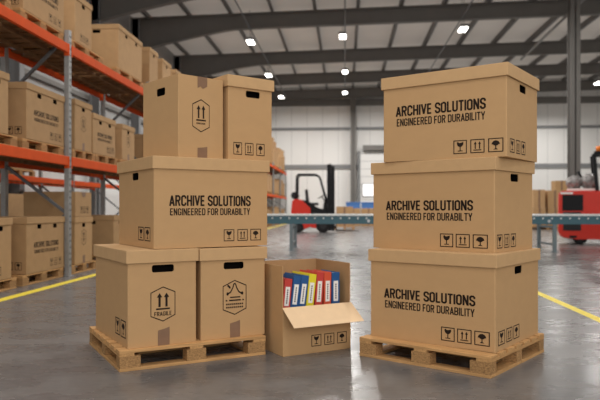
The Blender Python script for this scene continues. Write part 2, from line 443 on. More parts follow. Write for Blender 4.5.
r = place_box('narrow tall lidded box on the wide archive box, beside the taped carton', (-.545,4.872), 37.6, 'R', a, b, z1, group='boxes of the five-box stack')
body = carton(r, a, b, h, [hole('front', a*1.1, h, .13)])
f = face_tf('front', a, b)
symbols([(.11*a,.19*a),(.37*a,.19*a),(.63*a,.19*a)], .045, .095, f, body)

# ---- pallets
def pallet_tree(name, label, cat, a, b, h, loc, rz, group=None, detailed=True):
    r = thing(name, label, cat, loc, rz, group); t = .02; bw = .10
    n = 7; w = b/n*.80
    for i in range(n):
        y = -b/2+w/2+(b-w)*i/(n-1)
        MB().box(-a/2, a/2, y-w/2, y+w/2, h-t, h, M['wood'], bev=.002).build('deck_board', M['wood'], r)
    for i in range(3):
        x = -a/2+bw/2+(a-bw)*i/2
        MB().box(x-bw/2, x+bw/2, -b/2+.001, b/2-.001, h-2*t, h-t-.0005, M['woody']).build('stringer_board', M['woody'], r)
        for j in range(3):
            y = -b/2+bw/2+(b-bw)*j/2; W = .145
            xb = -a/2+W/2+(a-W)*i/2
            MB().box(xb-W/2+.002, xb+W/2-.002, y-bw/2+.002, y+bw/2-.002, t+.0005, h-2*t-.0005, M['block']).build('block', M['block'], r)
    for j in range(3):
        y = -b/2+bw/2+(b-bw)*j/2
        MB().box(-a/2, a/2, y-bw/2, y+bw/2, 0, t, M['wood'], bev=.002).build('base_board', M['wood'], r)
    for i in (0, 2):
        x = -a/2+bw/2+(a-bw)*i/2
        for y0, y1 in ((-b/2+bw+.001, -bw/2-.001), (bw/2+.001, b/2-bw-.001)):
            MB().box(x-bw/2, x+bw/2, y0, y1, 0, t, M['woody']).build('base_board', M['woody'], r)
    return r
def place_pallet(label, near, yaw, side, a, b):
    th = R(yaw); u = (math.cos(th), math.sin(th)); v = (-math.sin(th), math.cos(th)); sg = 1 if side == 'R' else -1
    X = near[0]+sg*a/2*u[0]+b/2*v[0]; Y = near[1]+sg*a/2*u[1]+b/2*v[1]
    return pallet_tree('wooden_pallet', label, 'pallet', a, b, PH, (*world(X, Y), 0), th+ALPHA, 'pallets under the two big stacks')
place_pallet('wooden pallet on the floor under the stack of three large archive boxes', (1.226,4.118), -39.54, 'L', 1.017, 1.008)
place_pallet('wooden pallet on the floor under the five-box stack with hexagon marks', (-1.207,4.280), 28.97, 'R', 1.085, 1.030)

# ---- open box with its front flap folded down
a, b, h, zf, t = .604, .52, .669, .356, .006
r = place_box('open kraft box on the floor full of ring binders, front flap folded down', (-.126,4.723), 29.84, 'R', a, b, 0, name='open_box')
def wall(name, x0, x1, y0, y1, z0, z1, m='kraft'): return MB().box(x0, x1, y0, y1, z0, z1, M[m], bev=.0015).build(name, M[m], r)
wall('bottom', -a/2, a/2, -b/2, b/2, 0, t)
fw = wall('front_wall', -a/2, a/2, -b/2, -b/2+t, t, zf)
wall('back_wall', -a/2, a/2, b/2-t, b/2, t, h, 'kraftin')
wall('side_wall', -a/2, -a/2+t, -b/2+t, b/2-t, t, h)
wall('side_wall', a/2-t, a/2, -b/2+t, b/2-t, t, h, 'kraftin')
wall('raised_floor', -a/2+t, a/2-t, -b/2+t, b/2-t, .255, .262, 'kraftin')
mb = MB(); d, e = .176, .116
mb.prism([(-b/2, zf), (-b/2-d, zf-e), (-b/2-d+.004, zf-e+.006), (-b/2+.002, zf+.006)], 'x', -a/2-.004, a/2+.004, M['flap'])
o = mb.build('flap', M['flap'], r); o['label'] = 'pale flap folded outward and down'
symbols([(.405*a,.145*a),(.595*a,.15*a),(.79*a,.145*a)], .05, .088, face_tf('front', a, b), fw)
# ring binders standing in it
cx, cy = r.location.x, r.location.y; rz = r.rotation_euler.z
def binder(label, s, lean, m, hh, w=.064):
    """s: foot of the spine along the box front; lean in degrees towards the right"""
    D = .27
    lx, ly = -a/2+s, -b/2+.065
    x = cx+lx*math.cos(rz)-ly*math.sin(rz); y = cy+lx*math.sin(rz)+ly*math.cos(rz)
    o = thing('ring_binder', label, 'binder', (x, y, .264+w*math.sin(R(lean))), rz, 'ring binders in the open box')
    o.rotation_euler = (0, R(lean), rz)
    mb = MB(); c = .003
    mb.box(0, w, 0, c, 0, hh, M[m], bev=.001); mb.box(0, c, c, D, 0, hh, M[m], bev=.001); mb.box(w-c, w, c, D, 0, hh, M[m], bev=.001)
    mb.build('cover', M[m], o)
    MB().box(c+.004, w-c-.012, .02, D-.015, .006, hh-.018, M['pages']).build('page_block', M['pages'], o)
    mb = MB(); x0, x1 = w*.2, w*.8; z0, z1 = hh*.32, hh*.80
    mb.box(x0, x1, -.0012, -.0002, z0, z1, M['paper'])
    for i in range(7):
        z = z0+(z1-z0)*(.12+.11*i); mb.box(w*.42, w*.58, -.0016, -.0013, z, z+.012, M['print'])
    q = mb.build('spine_label', M['paper'], o); q['label'] = 'white spine label with small print'
    return o
binder('red ring binder leaning at the end against the box side wall', .022, 6.0, 'bred', .30)
binder('blue ring binder standing between the leaning red binder and another blue one', .089, 7.5, 'bblue', .318)
binder('blue ring binder leaning next to the yellow one', .155, 8.0, 'bblue', .318)
binder('yellow ring binder, the only yellow one in the open box', .228, 7.0, 'byel', .325)
binder('red ring binder leaning next to the yellow one', .309, 4.5, 'bred', .335)
binder('orange-red ring binder standing upright before the last blue one', .396, 1.0, 'bred2', .335)
binder('blue ring binder standing upright at the end, apart from other blue ones', .472, 0, 'bblue', .33, .07)

# ------------------------------------------------------------------ the building
Y0, Y1, XL, XR = -6, 49, -10.1, 21
ZE = 10.2                                   # roof sheet height at the low side
def roofz(x): return ZE + .022*(x-XL)
struct('floor', MB().box(XL-.2, XR+.2, Y0, Y1+.2, -.2, 0, M['floor']), M['floor'])
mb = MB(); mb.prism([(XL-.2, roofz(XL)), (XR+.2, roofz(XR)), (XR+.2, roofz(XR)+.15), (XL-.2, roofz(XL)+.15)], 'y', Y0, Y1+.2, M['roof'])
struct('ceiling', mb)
mb = MB(); mb.box(XL-.2, XR+.2, Y1, Y1+.2, 0, 11.2, M['white'])
for x in [XL+1.2*i for i in range(1, 26)]: mb.box(x-.012, x+.012, Y1-.004, Y1, 0, 10.6, M['joint'])
struct('wall_back', mb)
for n, (z, hh) in enumerate(((4.25,.32), (7.15,.2), (9.15,.5))):
    struct('trim_%d' % (n+1), MB().box(XL, XR, Y1-.12, Y1-.01, z-hh/2, z+hh/2, M['rail'] if n < 2 else M['steel']))
mb = MB(); mb.box(XL-.2, XL, Y0, Y1, 3.4, 11, M['wallL']); mb.box(XL-.2, XL, Y0, Y1, 0, 3.399, M['white'])
struct('wall_left', mb)
for n, z in enumerate((5.3, 7.0, 8.5)):
    struct('trim_%d' % (n+4), MB().box(XL, XL+.16, Y0, Y1, z, z+.16, M['steel']))
struct('wall_right', MB().box(XR, XR+.2, Y0, Y1, 0, 11.2, M['white']))
# portal frames: tapered haunch at the eave, then a straight rafter
def ibeam_rafter(y):
    bot = lambda x: roofz(x)-.28-.72
    def hb(x):
        d = max(0, 1-(x-XL)/5.2); return bot(x)-.95*d**1.3
    xs = [XL+.15+i*.45 for i in range(14)] + [XL+8, 0, 6, 12, XR]
    mb = MB(); up = lambda x: roofz(x)-.28
    k = M['steel']; web = []
    for x0, x1 in zip(xs, xs[1:]):
        for (zb0, zt0, zb1, zt1, hw) in ((hb(x0), hb(x0)+.05, hb(x1), hb(x1)+.05, .14), (up(x0)-.05, up(x0), up(x1)-.05, up(x1), .14), (hb(x0)+.05, up(x0)-.05, hb(x1)+.05, up(x1)-.05, .02)):
            mb.prism([(x0, zb0), (x1, zb1), (x1, zt1), (x0, zt0)], 'y', y-hw, y+hw, k)
    struct('roof_beam', mb)
    mb = MB()
    for x0, x1, hw in ((XL+.18, XL+.22, .14), (XL+.54, XL+.58, .14), (XL+.22, XL+.54, .02)): mb.box(x0, x1, y-hw, y+hw, 0, roofz(XL)-.3, M['rail'])
    struct('wall_column', mb)
PORT = [6.1, 12.2, 18.3, 24.4, 29.2, 36.6, 42.7, 48.6]
for y in PORT: ibeam_rafter(y)
for i in range(16):
    x = XL+.9+i*1.95
    mb = MB(); z = roofz(x)
    mb.box(x-.03, x+.03, Y0, Y1, z-.27, z-.01, M['purlin']); mb.box(x-.03, x+.12, Y0, Y1, z-.275, z-.255, M['purlin'])
    struct('purlin', mb)
def steel_column(x, y, w, top):
    mb = MB(); mb.box(x-w/2, x+w/2, y-w/2, y-w/2+.03, 0, top, M['steel']); mb.box(x-w/2, x+w/2, y+w/2-.03, y+w/2, 0, top, M['steel'])
    mb.box(x-.02, x+.02, y-w/2, y+w/2, 0, top, M['steel']); mb.box(x-w*.7, x+w*.7, y-w*.7, y+w*.7, 0, .04, M['steel'])
    struct('column', mb)
steel_column(8.47, 24.4, .36, roofz(8.6)-1.0)
steel_column(.62, 48.5, .42, roofz(.6)-1.0)
struct('roof_pipe', MB().cyl((8.98, 23.0, 9.02), (9.84, 36.6, 9.42), .06, M['galv']))
# roller door with its drum housing and glazed strip
d = thing('roller_door', None, None); d.name = 'door_1'; d['kind'] = 'structure'
d.location = (0, 0, 0)
def kid(name, mb, p): return tag(mb.build(name, None, p), kind='structure')
mb = MB(); mb.box(1.15, 5.2, 48.72, 48.86, 0, 5.2, M['white'])
for i in range(1, 9): mb.box(1.15, 5.2, 48.71, 48.72, .58*i-.02, .58*i+.02, M['joint'])
kid('door_leaf', mb, d)
kid('drum_housing', MB().box(1.35, 4.9, 48.3, 48.86, 5.45, 5.82, M['steel']), d)
kid('guide_rail', MB().box(.98, 1.14, 48.6, 48.86, 0, 5.4, M['rail']), d)
kid('guide_rail', MB().box(5.21, 5.37, 48.6, 48.86, 0, 5.4, M['rail']), d)
mb = MB(); mb.box(1.28, 2.3, 48.66, 48.70, 1.95, 2.95, M['rail']); mb.box(1.34, 2.24, 48.64, 48.66, 2.0, 2.9, M['pane'])
kid('glazed_panel', mb, d)
# painted aisle lines
struct('floor_line', MB().box(-4.17, -4.03, Y0, 47, 0, .003, M['yellow']))
struct('floor_line', MB().box(2.44, 2.54, Y0, 15.6, 0, .003, M['yellow']))

# ---- high-bay lamps
LAMPS = [(-1.9,9.05), (-4.3,29), (-4.35,36.3), (-4.35,43.5), (-.1,29.5), (0,37.5), (0,44), (5.0,27.6), (5.2,36), (5.3,43), (14.4,37.5)]
lamp_names = {(-4.3,29):'first high-bay lamp of the row above the pallet rack', (-4.35,36.3):'second high-bay lamp of the row above the pallet rack', (-4.35,43.5):'third high-bay lamp of the row above the pallet rack, by the end wall',
 (-.1,29.5):'high-bay lamp hanging above the side-on red forklift', (0,37.5):'dim small high-bay lamp in the middle row between two brighter lamps', (0,44):'high-bay lamp of the middle row above the wall column',
 (5.0,27.6):'high-bay lamp above the three-box stack', (5.2,36):'high-bay lamp hidden behind the top box of the three-box stack', (5.3,43):'high-bay lamp over the roller door', (14.4,37.5):'high-bay lamp beyond the tall steel column'}
def lamp(x, y, z, label, lit=True):
    o = thing('high_bay_lamp', label, 'lamp', (x, y, z), 0, 'high-bay lamps under the roof')
    MB().box(-.17, .17, -.34, .34, .03, .15, M['lampb'], bev=.03).build('housing', None, o)
    MB().box(-.15, .15, -.32, .32, -.04, .03, M['glow'], bev=.02).build('diffuser', None, o)
    top = roofz(x)-.28-z
    MB().cyl((0,-.25,.16), (0,-.25,top), .012, M['brace'], 6).build('hanger', None, o)
    MB().cyl((0,.25,.16), (0,.25,top), .012, M['brace'], 6).build('hanger', None, o)
for (x, y), lb in lamp_names.items():
    if (x, y) in ((5.2,36), (5.3,43)): continue
    lamp(x, y, {(-4.3,29):8.67, (-4.35,36.3):8.67, (-4.35,43.5):8.67, (-.1,29.5):8.98, (0,37.5):9.05, (0,44):9.0, (5.0,27.6):8.68, (14.4,37.5):8.2}[(x,y)], lb)
for x in (-4.3, 0, 5.0): struct('lighting_conduit', MB().cyl((x, 10, 9.25), (x, 48.5, 9.25), .03, M['brace'], 8))

# ------------------------------------------------------------------ pallet racking
ZB1, ZB2 = 1.93, 3.74
def rack(name, label, xf, depth, posts, top, floorwise=True):
    r = thing(name, label, 'rack', (xf-depth/2, posts[0], 0)); ox, oy = r.location.x, r.location.y
    X = lambda x: x-ox
    for y in posts:
        for x in (xf, xf-depth):
            mb = MB(); s = 1 if x == xf else -1
            mb.box(X(x)-.04, X(x)+.04, y-oy-.05, y-oy+.05, 0, top, M['galv'], bev=.006)
            if x == xf:
                z = .15
                while z < top-.1:
                    for dy in (-.022, .022): mb.box(X(x)+.04, X(x)+.0412, y-oy+dy-.009, y-oy+dy+.009, z, z+.035, M['slot'])
                    z += .1
            mb.box(X(x)-.07, X(x)+.07, y-oy-.08, y-oy+.08, 0, .012, M['galv'])
            mb.build('upright', None, r)
        for z0, z1, front_high in ((.1, 1.0, True), (1.02, 1.78, False), (2.0, 2.86, False), (2.9, top-.1, True)):
            p = (X(xf)-.03, y-oy, z1 if front_high else z0); q = (X(xf-depth)+.03, y-oy, z0 if front_high else z1)
            MB().bar(p, q, .06, .04, M['brace']).build('brace', None, r)
    for y0, y1 in zip(posts, posts[1:]):
        for zb in (ZB1, ZB2):
            for x in (xf, xf-depth):
                s = 1 if x == xf else -1
                mb = MB(); xx = X(x)+s*.012
                mb.box(xx-.03, xx+.03, y0-oy+.052, y1-oy-.052, zb-.145, zb, M['orange'], bev=.008)
                for ye in (y0-oy+.052, y1-oy-.052-.012): mb.box(xx-.045, xx+.04, ye, ye+.012, zb-.19, zb-.002, M['orange'])
                mb.build('beam', None, r)
            mb = MB(); n = int((y1-y0)/.3); w = (y1-y0-.16)/n
            for i in range(n):
                ya = y0-oy+.08+i*w; mb.box(X(xf-depth)+.045, X(xf)-.025, ya+w*.18, ya+w*.82, zb-.06, zb-.035, M['deck'])
            for xs in (.3, .7): mb.box(X(xf-depth*xs)-.03, X(xf-depth*xs)+.03, y0-oy+.06, y1-oy-.06, zb-.11, zb-.062, M['deck'])
            mb.build('deck_boards', None, r)
    return r
P1 = [10.06+4.25*i for i in range(-1, 9)] + [48.3]
rack('pallet_rack', 'long orange and galvanized pallet rack running along the aisle beside the yellow line', -4.47, 1.06, P1, 3.97)
rack('pallet_rack', 'second pallet rack standing along the side wall behind the aisle rack', -8.25, 1.0, [10.4+4.25*i for i in range(0, 4)], 3.97)

# pallets and boxes on the racks
def rpallet_src():
    return pallet_tree('wooden_pallet', 'x', 'pallet', 1.0, 1.0, .15, (0,0,0), R(90))
XFACE = -4.50
_src = {}
def rack_pallet(x, y0, y1, z, label, group, full=True, dep=.98):
    """a pallet with its openings facing the aisle; the small distant ones are one mesh"""
    if full and 'p' in _src: o = copy_tree(_src['p'])
    elif full: o = _src['p'] = rpallet_src()
    elif 'q' in _src: o = _src['q'].copy(); COL.objects.link(o)
    else:
        mb = MB()
        for i in range(5): mb.box(-.5, .5, -.5+.21*i, -.5+.21*i+.16, .128, .15, M['wood'])
        for i in range(3):
            for j in range(3): mb.box(-.5+.45*i, -.4+.45*i, -.5+.45*j, -.4+.45*j, .022, .128, M['block'])
            mb.box(-.5, .5, -.5+.45*i, -.4+.45*i, 0, .022, M['wood'])
        o = _src['q'] = mb.build('wooden_pallet', None)
        o.rotation_euler.z = R(90)
    o.location = (x-dep/2, (y0+y1)/2, z+.001); o.scale = (y1-y0, dep, 1)
    return tag(o, label, 'pallet', group)
def rack_box(x, y0, y1, z, hh, label, group, kind='lid', dep=.9, name='archive_box', marks='text', holes=2):
    L = y1-y0
    o = thing(name, label, 'box', (x-dep/2, (y0+y1)/2, z+.002), 0, group)
    hs = []
    if kind == 'lid':
        hs = [('right', L*q, hh-.09-.05, .13, .065) for q in ((.32,.74) if holes == 2 else (.5,))] + [('front', dep*.5, hh-.14, .16, .065)]
    body = carton(o, dep, L, hh, hs, lid=.095 if kind == 'lid' else 0, m='kraftr', m2='kraftr')
    g = face_tf('right', dep, L); f = face_tf('front', dep, L)
    if marks == 'text':
        lettering(ARCH, L*.18, L*.84, hh*.45, hh*.55, g, body, .15, 'black line reading ARCHIVE SOLUTIONS')
        lettering(ENG, L*.185, L*.83, hh*.345, hh*.41, g, body, .13, 'black line reading '+ENG)
        symbols([(L*.6,.1),(L*.72,.1),(L*.84,.1)], .06, .11, g, body)
        symbols([(dep-.3,.1),(dep-.17,.1)], .06, .11, f, body, ('glass','umbrella'))
    elif marks == 'hex':
        hexagon('arrows', L*.5-.1, hh*.38, .2, .28, g, body)
        tape_strip('right', L*.5, 0, .14, .1, .02, dep, L, body, 'brown tape tab at the base')
    elif marks == 'squares':
        symbols([(L*.3,.1),(L*.48,.1),(L*.66,.1)], .06, .11, g, body)
    if kind == 'taped':
        t_ = face_tf('right', dep, L, .003); mb = MB()
        mb.poly([t_(L*.36, hh+.001), t_(L*.64, hh+.001), t_(L*.6, hh-.07), t_(L*.5, hh-.095), t_(L*.4, hh-.07)], M['tape'])
        mb.build('tape', None, body)
    return o
PT = .156
G1, G2, G3 = 'boxes on the rack floor level', 'boxes on the rack middle level', 'boxes on the rack upper level'
Q1, Q2, Q3 = 'pallets on the rack floor level', 'pallets on the rack middle level', 'pallets on the rack upper level'
X = XFACE
# floor level
rack_pallet(X, 7.25, 8.5, 0, 'pallet on the floor under the rack box cut off at the picture edge', Q1)
rack_box(X, 7.3, 8.36, PT, .81, 'plain lidded box at floor level of the rack, cut off by the picture edge', G1, marks='squares')
rack_pallet(X, 8.66, 9.965, 0, 'pallet on the floor under the lettered rack box beside the upright', Q1)
rack_box(X, 8.77, 9.98, PT, .81, 'lettered lidded box at floor level of the rack before the upright', G1)
rack_pallet(X, 10.28, 11.35, 0, 'pallet on the floor under two narrow boxes stacked behind the rack upright', Q1)
rack_box(X, 10.4, 11.13, PT, .79, 'narrow lidded hexagon-marked box at floor level beyond the rack upright', G1, marks='hex', holes=1)
rack_box(X, 10.42, 11.1, PT+.795, .42, 'small taped box on the narrow lidded box at rack floor level', G1, kind='taped', marks='squares', name='taped_carton')
rack_pallet(X-.15, 12.55, 13.8, 0, 'pallet on the floor under the shaded box beside the big five-box stack', Q1)
rack_box(X-.15, 12.6, 13.75, PT, .79, 'shaded lidded box at floor level partly behind the five-box stack', G1, marks='squares')
# middle level
z = ZB1
rack_pallet(X, 7.25, 8.52, z, 'pallet on the middle rack beam at the picture edge', Q2)
rack_box(X, 7.3, 8.28, z+PT, .81, 'lidded box on the middle rack level cut off by the picture edge', G2, marks='squares')
rack_pallet(X, 8.66, 9.98, z, 'pallet on the middle rack beam under the lettered box before the upright', Q2)
rack_box(X, 8.77, 9.98, z+PT, .80, 'lettered lidded box on the middle rack level before the upright', G2)
rack_pallet(X, 10.3, 11.28, z, 'pallet on the middle rack beam under the tall narrow box', Q2)
rack_box(X, 10.4, 11.1, z+PT, .84, 'tall narrow hexagon-marked box on the middle rack level beyond the upright', G2, marks='hex', holes=1)
rack_pallet(X, 11.3, 12.4, z, 'pallet on the middle rack beam under the lower lettered box', Q2)
rack_box(X, 11.17, 12.28, z+PT, .72, 'lower lettered lidded box on the middle rack level beside the tall narrow one', G2)
rack_pallet(X, 12.55, 13.6, z, 'pallet on the middle rack beam beside the taped carton of the big stack', Q2)
rack_box(X, 12.67, 13.42, z+PT, .72, 'small lidded hexagon-marked box on the middle rack level past the lower lettered one', G2, marks='hex', holes=1)
rack_pallet(X-.1, 14.55, 15.6, z, 'pallet on the middle rack beam mostly behind the taped carton', Q2)
rack_box(X-.1, 14.5, 15.5, z+PT, .72, 'shaded lidded box on the middle rack level just showing behind the taped carton', G2, marks='squares')
# upper level
z = ZB2
rack_pallet(X, 7.25, 8.35, z, 'pallet on the upper rack beam at the picture corner', Q3)
rack_box(X, 7.3, 8.3, z+PT, .8, 'box on the upper rack level cut off at the picture corner', G3, marks='squares')
rack_pallet(X, 8.6, 9.98, z, 'pallet on the upper rack beam before the upright', Q3)
rack_box(X, 8.68, 9.98, z+PT, .85, 'lettered box on the upper rack level before the upright, top out of view', G3)
rack_pallet(X, 10.2, 11.65, z, 'pallet on the upper rack beam under the tall box beyond the upright', Q3)
rack_box(X, 10.4, 11.1, z+PT, .80, 'tall narrow lidded box on the upper rack level beyond the upright', G3, marks='squares', holes=1)
rack_pallet(X, 12.35, 14.05, z, 'pallet on the upper rack beam under the wide plain box', Q3)
rack_box(X, 12.46, 13.93, z+PT, .87, 'wide lidded box on the upper rack level with two hand holes, whole in view', G3, marks='none')
rack_pallet(X, 14.45, 15.4, z, 'pallet on the upper rack beam under the box directly past the wide box', Q3, full=False)
rack_box(X, 14.5, 15.15, z+PT, .92, 'lidded box on the upper rack level directly past the wide box', G3, marks='none', holes=1)
rack_pallet(X, 15.45, 16.5, z, 'pallet on the upper rack beam above the taped carton, second past the wide box', Q3, full=False)
rack_box(X, 15.55, 16.3, z+PT, .90, 'lidded box on the upper rack level second past the wide box', G3, marks='none', holes=1)
rack_pallet(X, 16.7, 18.2, z, 'pallet on the upper rack beam above the taped carton, third past the wide box', Q3, full=False)
rack_box(X, 16.8, 17.9, z+PT, .9, 'lidded box on the upper rack level third past the wide box', G3, marks='none')
# far end of the rack, seen between the five-box stack and the forklift
def small_box(x, y0, y1, z, hh, dep, label, group, holes=True):
    o = thing('archive_box', label, 'box', (x-dep/2, (y0+y1)/2, z+.002), 0, group); L = y1-y0
    MB().box(-dep/2, dep/2, -L/2, L/2, 0, hh-.1, M['kraftr'], bev=.006).build('body', None, o)
    MB().box(-dep/2-.014, dep/2+.014, -L/2-.014, L/2+.014, hh-.1+.001, hh, M['kraftr'], bev=.006).build('lid', None, o)
    return o
far = [y for y in (35.75, 37.05, 38.35, 40.02, 41.3, 42.6, 44.25, 45.5, 46.8)]
lev = {0:'floor level', 1:'middle level', 2:'upper level'}
for li, z in enumerate((0, ZB1, ZB2)):
    for k, y in enumerate(far):
        hh = (1.25, 1.1, 1.05, 1.3, .95)[(k*2+li) % 5]
        rack_pallet(X, y, y+1.12, z, 'small pallet at the %s of the far rack end, past the five-box stack' % lev[li], 'pallets at the far rack end, %s' % lev[li], full=False)
        small_box(X-.02, y+.06, y+1.06, z+PT, hh*.8, .9, 'small lidded box on a pallet at the %s of the far rack end' % lev[li], 'boxes at the far rack end, %s' % lev[li])
        if li == 2:
            small_box(X-.06, y+.1, y+1.0, z+PT+hh*.8+.002, .62-.1*(k % 3), .8, 'small lidded box topping a stack on the upper level of the far rack end', 'top boxes at the far rack end')
# goods of the second rack behind
G4 = 'boxes on the second rack'
X2 = -8.3
for (y, L, z, hh, lb) in ((10.7,1.3,0,1.2,'large brown box at floor level of the second rack, behind the lettered floor-level box'), (12.6,1.5,0,1.35,'big shaded box at floor level of the second rack by the diagonal brace'),
                      (15.2,1.6,0,1.3,'big brown box at floor level of the second rack, behind the small taped box'), (17.1,1.5,0,1.3,'big box at floor level of the second rack next to the five-box stack'),
                      (11.0,1.2,ZB1,.55,'low box on the second rack beam, beside another low box'), (12.5,1.2,ZB1,.6,'low box on the second rack beam, second along'), (15.2,1.4,ZB1,.6,'low box on the second rack beam beyond the upright')):
    rack_pallet(X2, y-.05, y+L+.05, z, 'second-rack pallet under the '+lb.split(' of the')[0].split(' on the')[0].split(' at floor')[0]+(', beam level' if z else ', floor level')+' at %s' % {10.7:'the near end',12.6:'the brace',15.2:'the second bay',17.1:'the last place',11.0:'the near end',12.5:'the brace'}[y], 'pallets of the second rack', full=False)
    rack_box(X2-.02, y, y+L, z+PT, hh, lb, G4, marks='none', kind='plain', name='kraft_carton')

# ------------------------------------------------------------------ roller conveyor
cv = thing('roller_conveyor', 'teal roller conveyor crossing the hall behind the two stacks', 'conveyor', (4.5, 17.1, 0))
c0, c1, yf, yb, zt = -7.4, 9.0, -.65, .65, .93
for y in (yf, yb):
    mb = MB(); mb.box(c0, c1, y-.025, y+.025, zt-.24, zt-.03, M['teal'], bev=.005); mb.box(c0, c1, y-.04, y+.04, zt-.03, zt+.01, M['roller'])
    x = c0+.15
    while x < c1: mb.cyl((x, y-.033 if y < 0 else y+.033, zt-.09), (x, y-.02 if y < 0 else y+.02, zt-.09), .022, M['roller'], 8); x += .22
    for x in (-3.9, -3.1, -6.7, .6, 5.1, 5.9, 7.7): mb.cyl((x, y-.035 if y < 0 else y+.035, zt-.16), (x, y-.02 if y < 0 else y+.02, zt-.16), .04, M['chrome'], 10)
    mb.build('side_rail', None, cv)
x = c0+.1; i = 0; first = None
while x < c1 and i < 98:
    if first is None: first = MB().cyl((0, yf+.03, zt-.02), (0, yb-.03, zt-.02), .03, M['roller'], 10).build('roller', None, cv); o = first
    else: o = first.copy(); COL.objects.link(o)
    o.location.x = x; x += .168; i += 1
for x in (-5.88, -2.2, .74, 4.05, 7.6):
    for y in (yf, yb): 
        mb = MB(); mb.box(x-.045, x+.045, y-.035, y+.035, 0, zt-.24, M['leg']); mb.box(x-.09, x+.09, y-.07, y+.07, 0, .015, M['leg'])
        mb.build('leg', None, cv)
    mb = MB(); 
    for z in (.18, .62): mb.box(x-.02, x+.02, yf+.035, yb-.035, z-.025, z+.025, M['leg'])
    mb.build('cross_bar', None, cv)

# ------------------------------------------------------------------ forklifts
def wheel(p, x, y, rr, w):
    o = MB().cyl((x, y-w/2, rr), (x, y+w/2, rr), rr, M['rubber'], 24).build('wheel', None, p)
    MB().cyl((x, y-w/2-.01, rr), (x, y+w/2+.01, rr), rr*.5, M['dgrey'], 16).build('hub', None, o)
def forklift(label, loc, rz=0):
    """side profile along +x: counterweight at -x, mast at +x"""
    o = thing('forklift', label, 'forklift', loc, rz)
    mb = MB()
    mb.prism([(-1.0,.25),(-.98,.95),(-.93,1.42),(-.85,1.5),(-.55,1.48),(-.3,1.25),(-.12,1.12),(-.12,.25),(-.35,.16),(-.9,.16)], 'y', -.55, .55, M['red'], bev=.03)
    mb.build('counterweight', None, o)
    mb = MB(); mb.prism([(-.12,.25),(-.12,.72),(.42,.72),(.5,.6),(.5,.3),(.42,.2),(-.02,.2)], 'y', -.52, .52, M['red'], bev=.02)
    mb.build('chassis', None, o)
    mb = MB(); mb.prism([(-.5,1.48),(-.3,1.26),(-.1,1.13),(-.1,.74),(.5,.74),(.58,1.0),(.5,1.05),(.2,1.08),(0,1.2),(-.2,1.38)], 'y', -.46, .46, M['black'], bev=.02)
    mb.build('engine_hood', None, o)
    mb = MB(); mb.box(-.28,.22,-.26,.26,1.22,1.34,M['dgrey'],bev=.03); mb.prism([(-.34,1.3),(-.2,1.3),(-.27,1.95),(-.38,1.93)], 'y', -.25, .25, M['dgrey'], bev=.02)
    mb.build('seat', None, o)
    mb = MB(); mb.prism([(.4,.74),(.62,.74),(.62,1.45),(.5,1.5)], 'y', -.45, .45, M['black'], bev=.02); mb.build('dashboard', None, o)
    mb = MB(); mb.tube([(.5,0,1.45),(.36,0,1.62)], .025, M['black']); mb.cyl((.35,0,1.6),(.335,0,1.625),.17,M['black'],18); mb.build('steering_wheel', None, o)
    mb = MB()
    for y in (-.48, .48):
        mb.tube([(-.76,y,1.45),(-.74,y,2.5),(-.66,y,2.6),(.1,y,2.6),(.28,y,2.5),(.62,y,1.3),(.66,y,.8)], .04, M['black'])
    for k in range(6): mb.bar((-.66+.16*k,-.48,2.6),(-.66+.16*k,.48,2.6),.04,.04,M['black'])
    mb.build('overhead_guard', None, o)
    mb = MB(); mb.cyl((-.84,-.4,1.66),(-.84,.4,1.66),.16,M['dgrey'],18); mb.build('gas_cylinder', None, o)
    mb = MB()
    for y in (-.36, .36): mb.box(.62,.79,y-.07,y+.07,.08,3.05,M['black']); mb.box(.81,.95,y-.06,y+.06,.08,2.98,M['black'])
    for z in (.25, 1.1, 2.0, 2.98): mb.box(.72,.8,-.36,.36,z,z+.1,M['black'])
    for y in (-.12, .12): mb.cyl((.8,y,.2),(.8,y,2.6),.05,M['black'],10)
    mb.build('mast', None, o)
    mb = MB()
    for z in (.2, .55): mb.box(.955,1.0,-.48,.48,z,z+.1,M['black'])
    mb.build('carriage', None, o)
    for y in (-.3, .3):
        mb = MB(); mb.box(1.0,1.04,y-.06,y+.06,.06,.62,M['dgrey']); mb.prism([(1.0,.06),(2.05,.06),(2.05,.075),(1.0,.11)], 'y', y-.06, y+.06, M['dgrey']); mb.build('fork', None, o)
    for y in (-.5, .5): wheel(o, .45, y, .31, .2); wheel(o, -.66, y, .24, .17)
    MB().cyl((.6,.5,2.25),(.6,.5,2.35),.05,M['paper'],12).build('work_lamp', None, o)
    return o
forklift('red forklift seen side-on with raised black mast behind the conveyor', (-1.42, 29.0, 0))

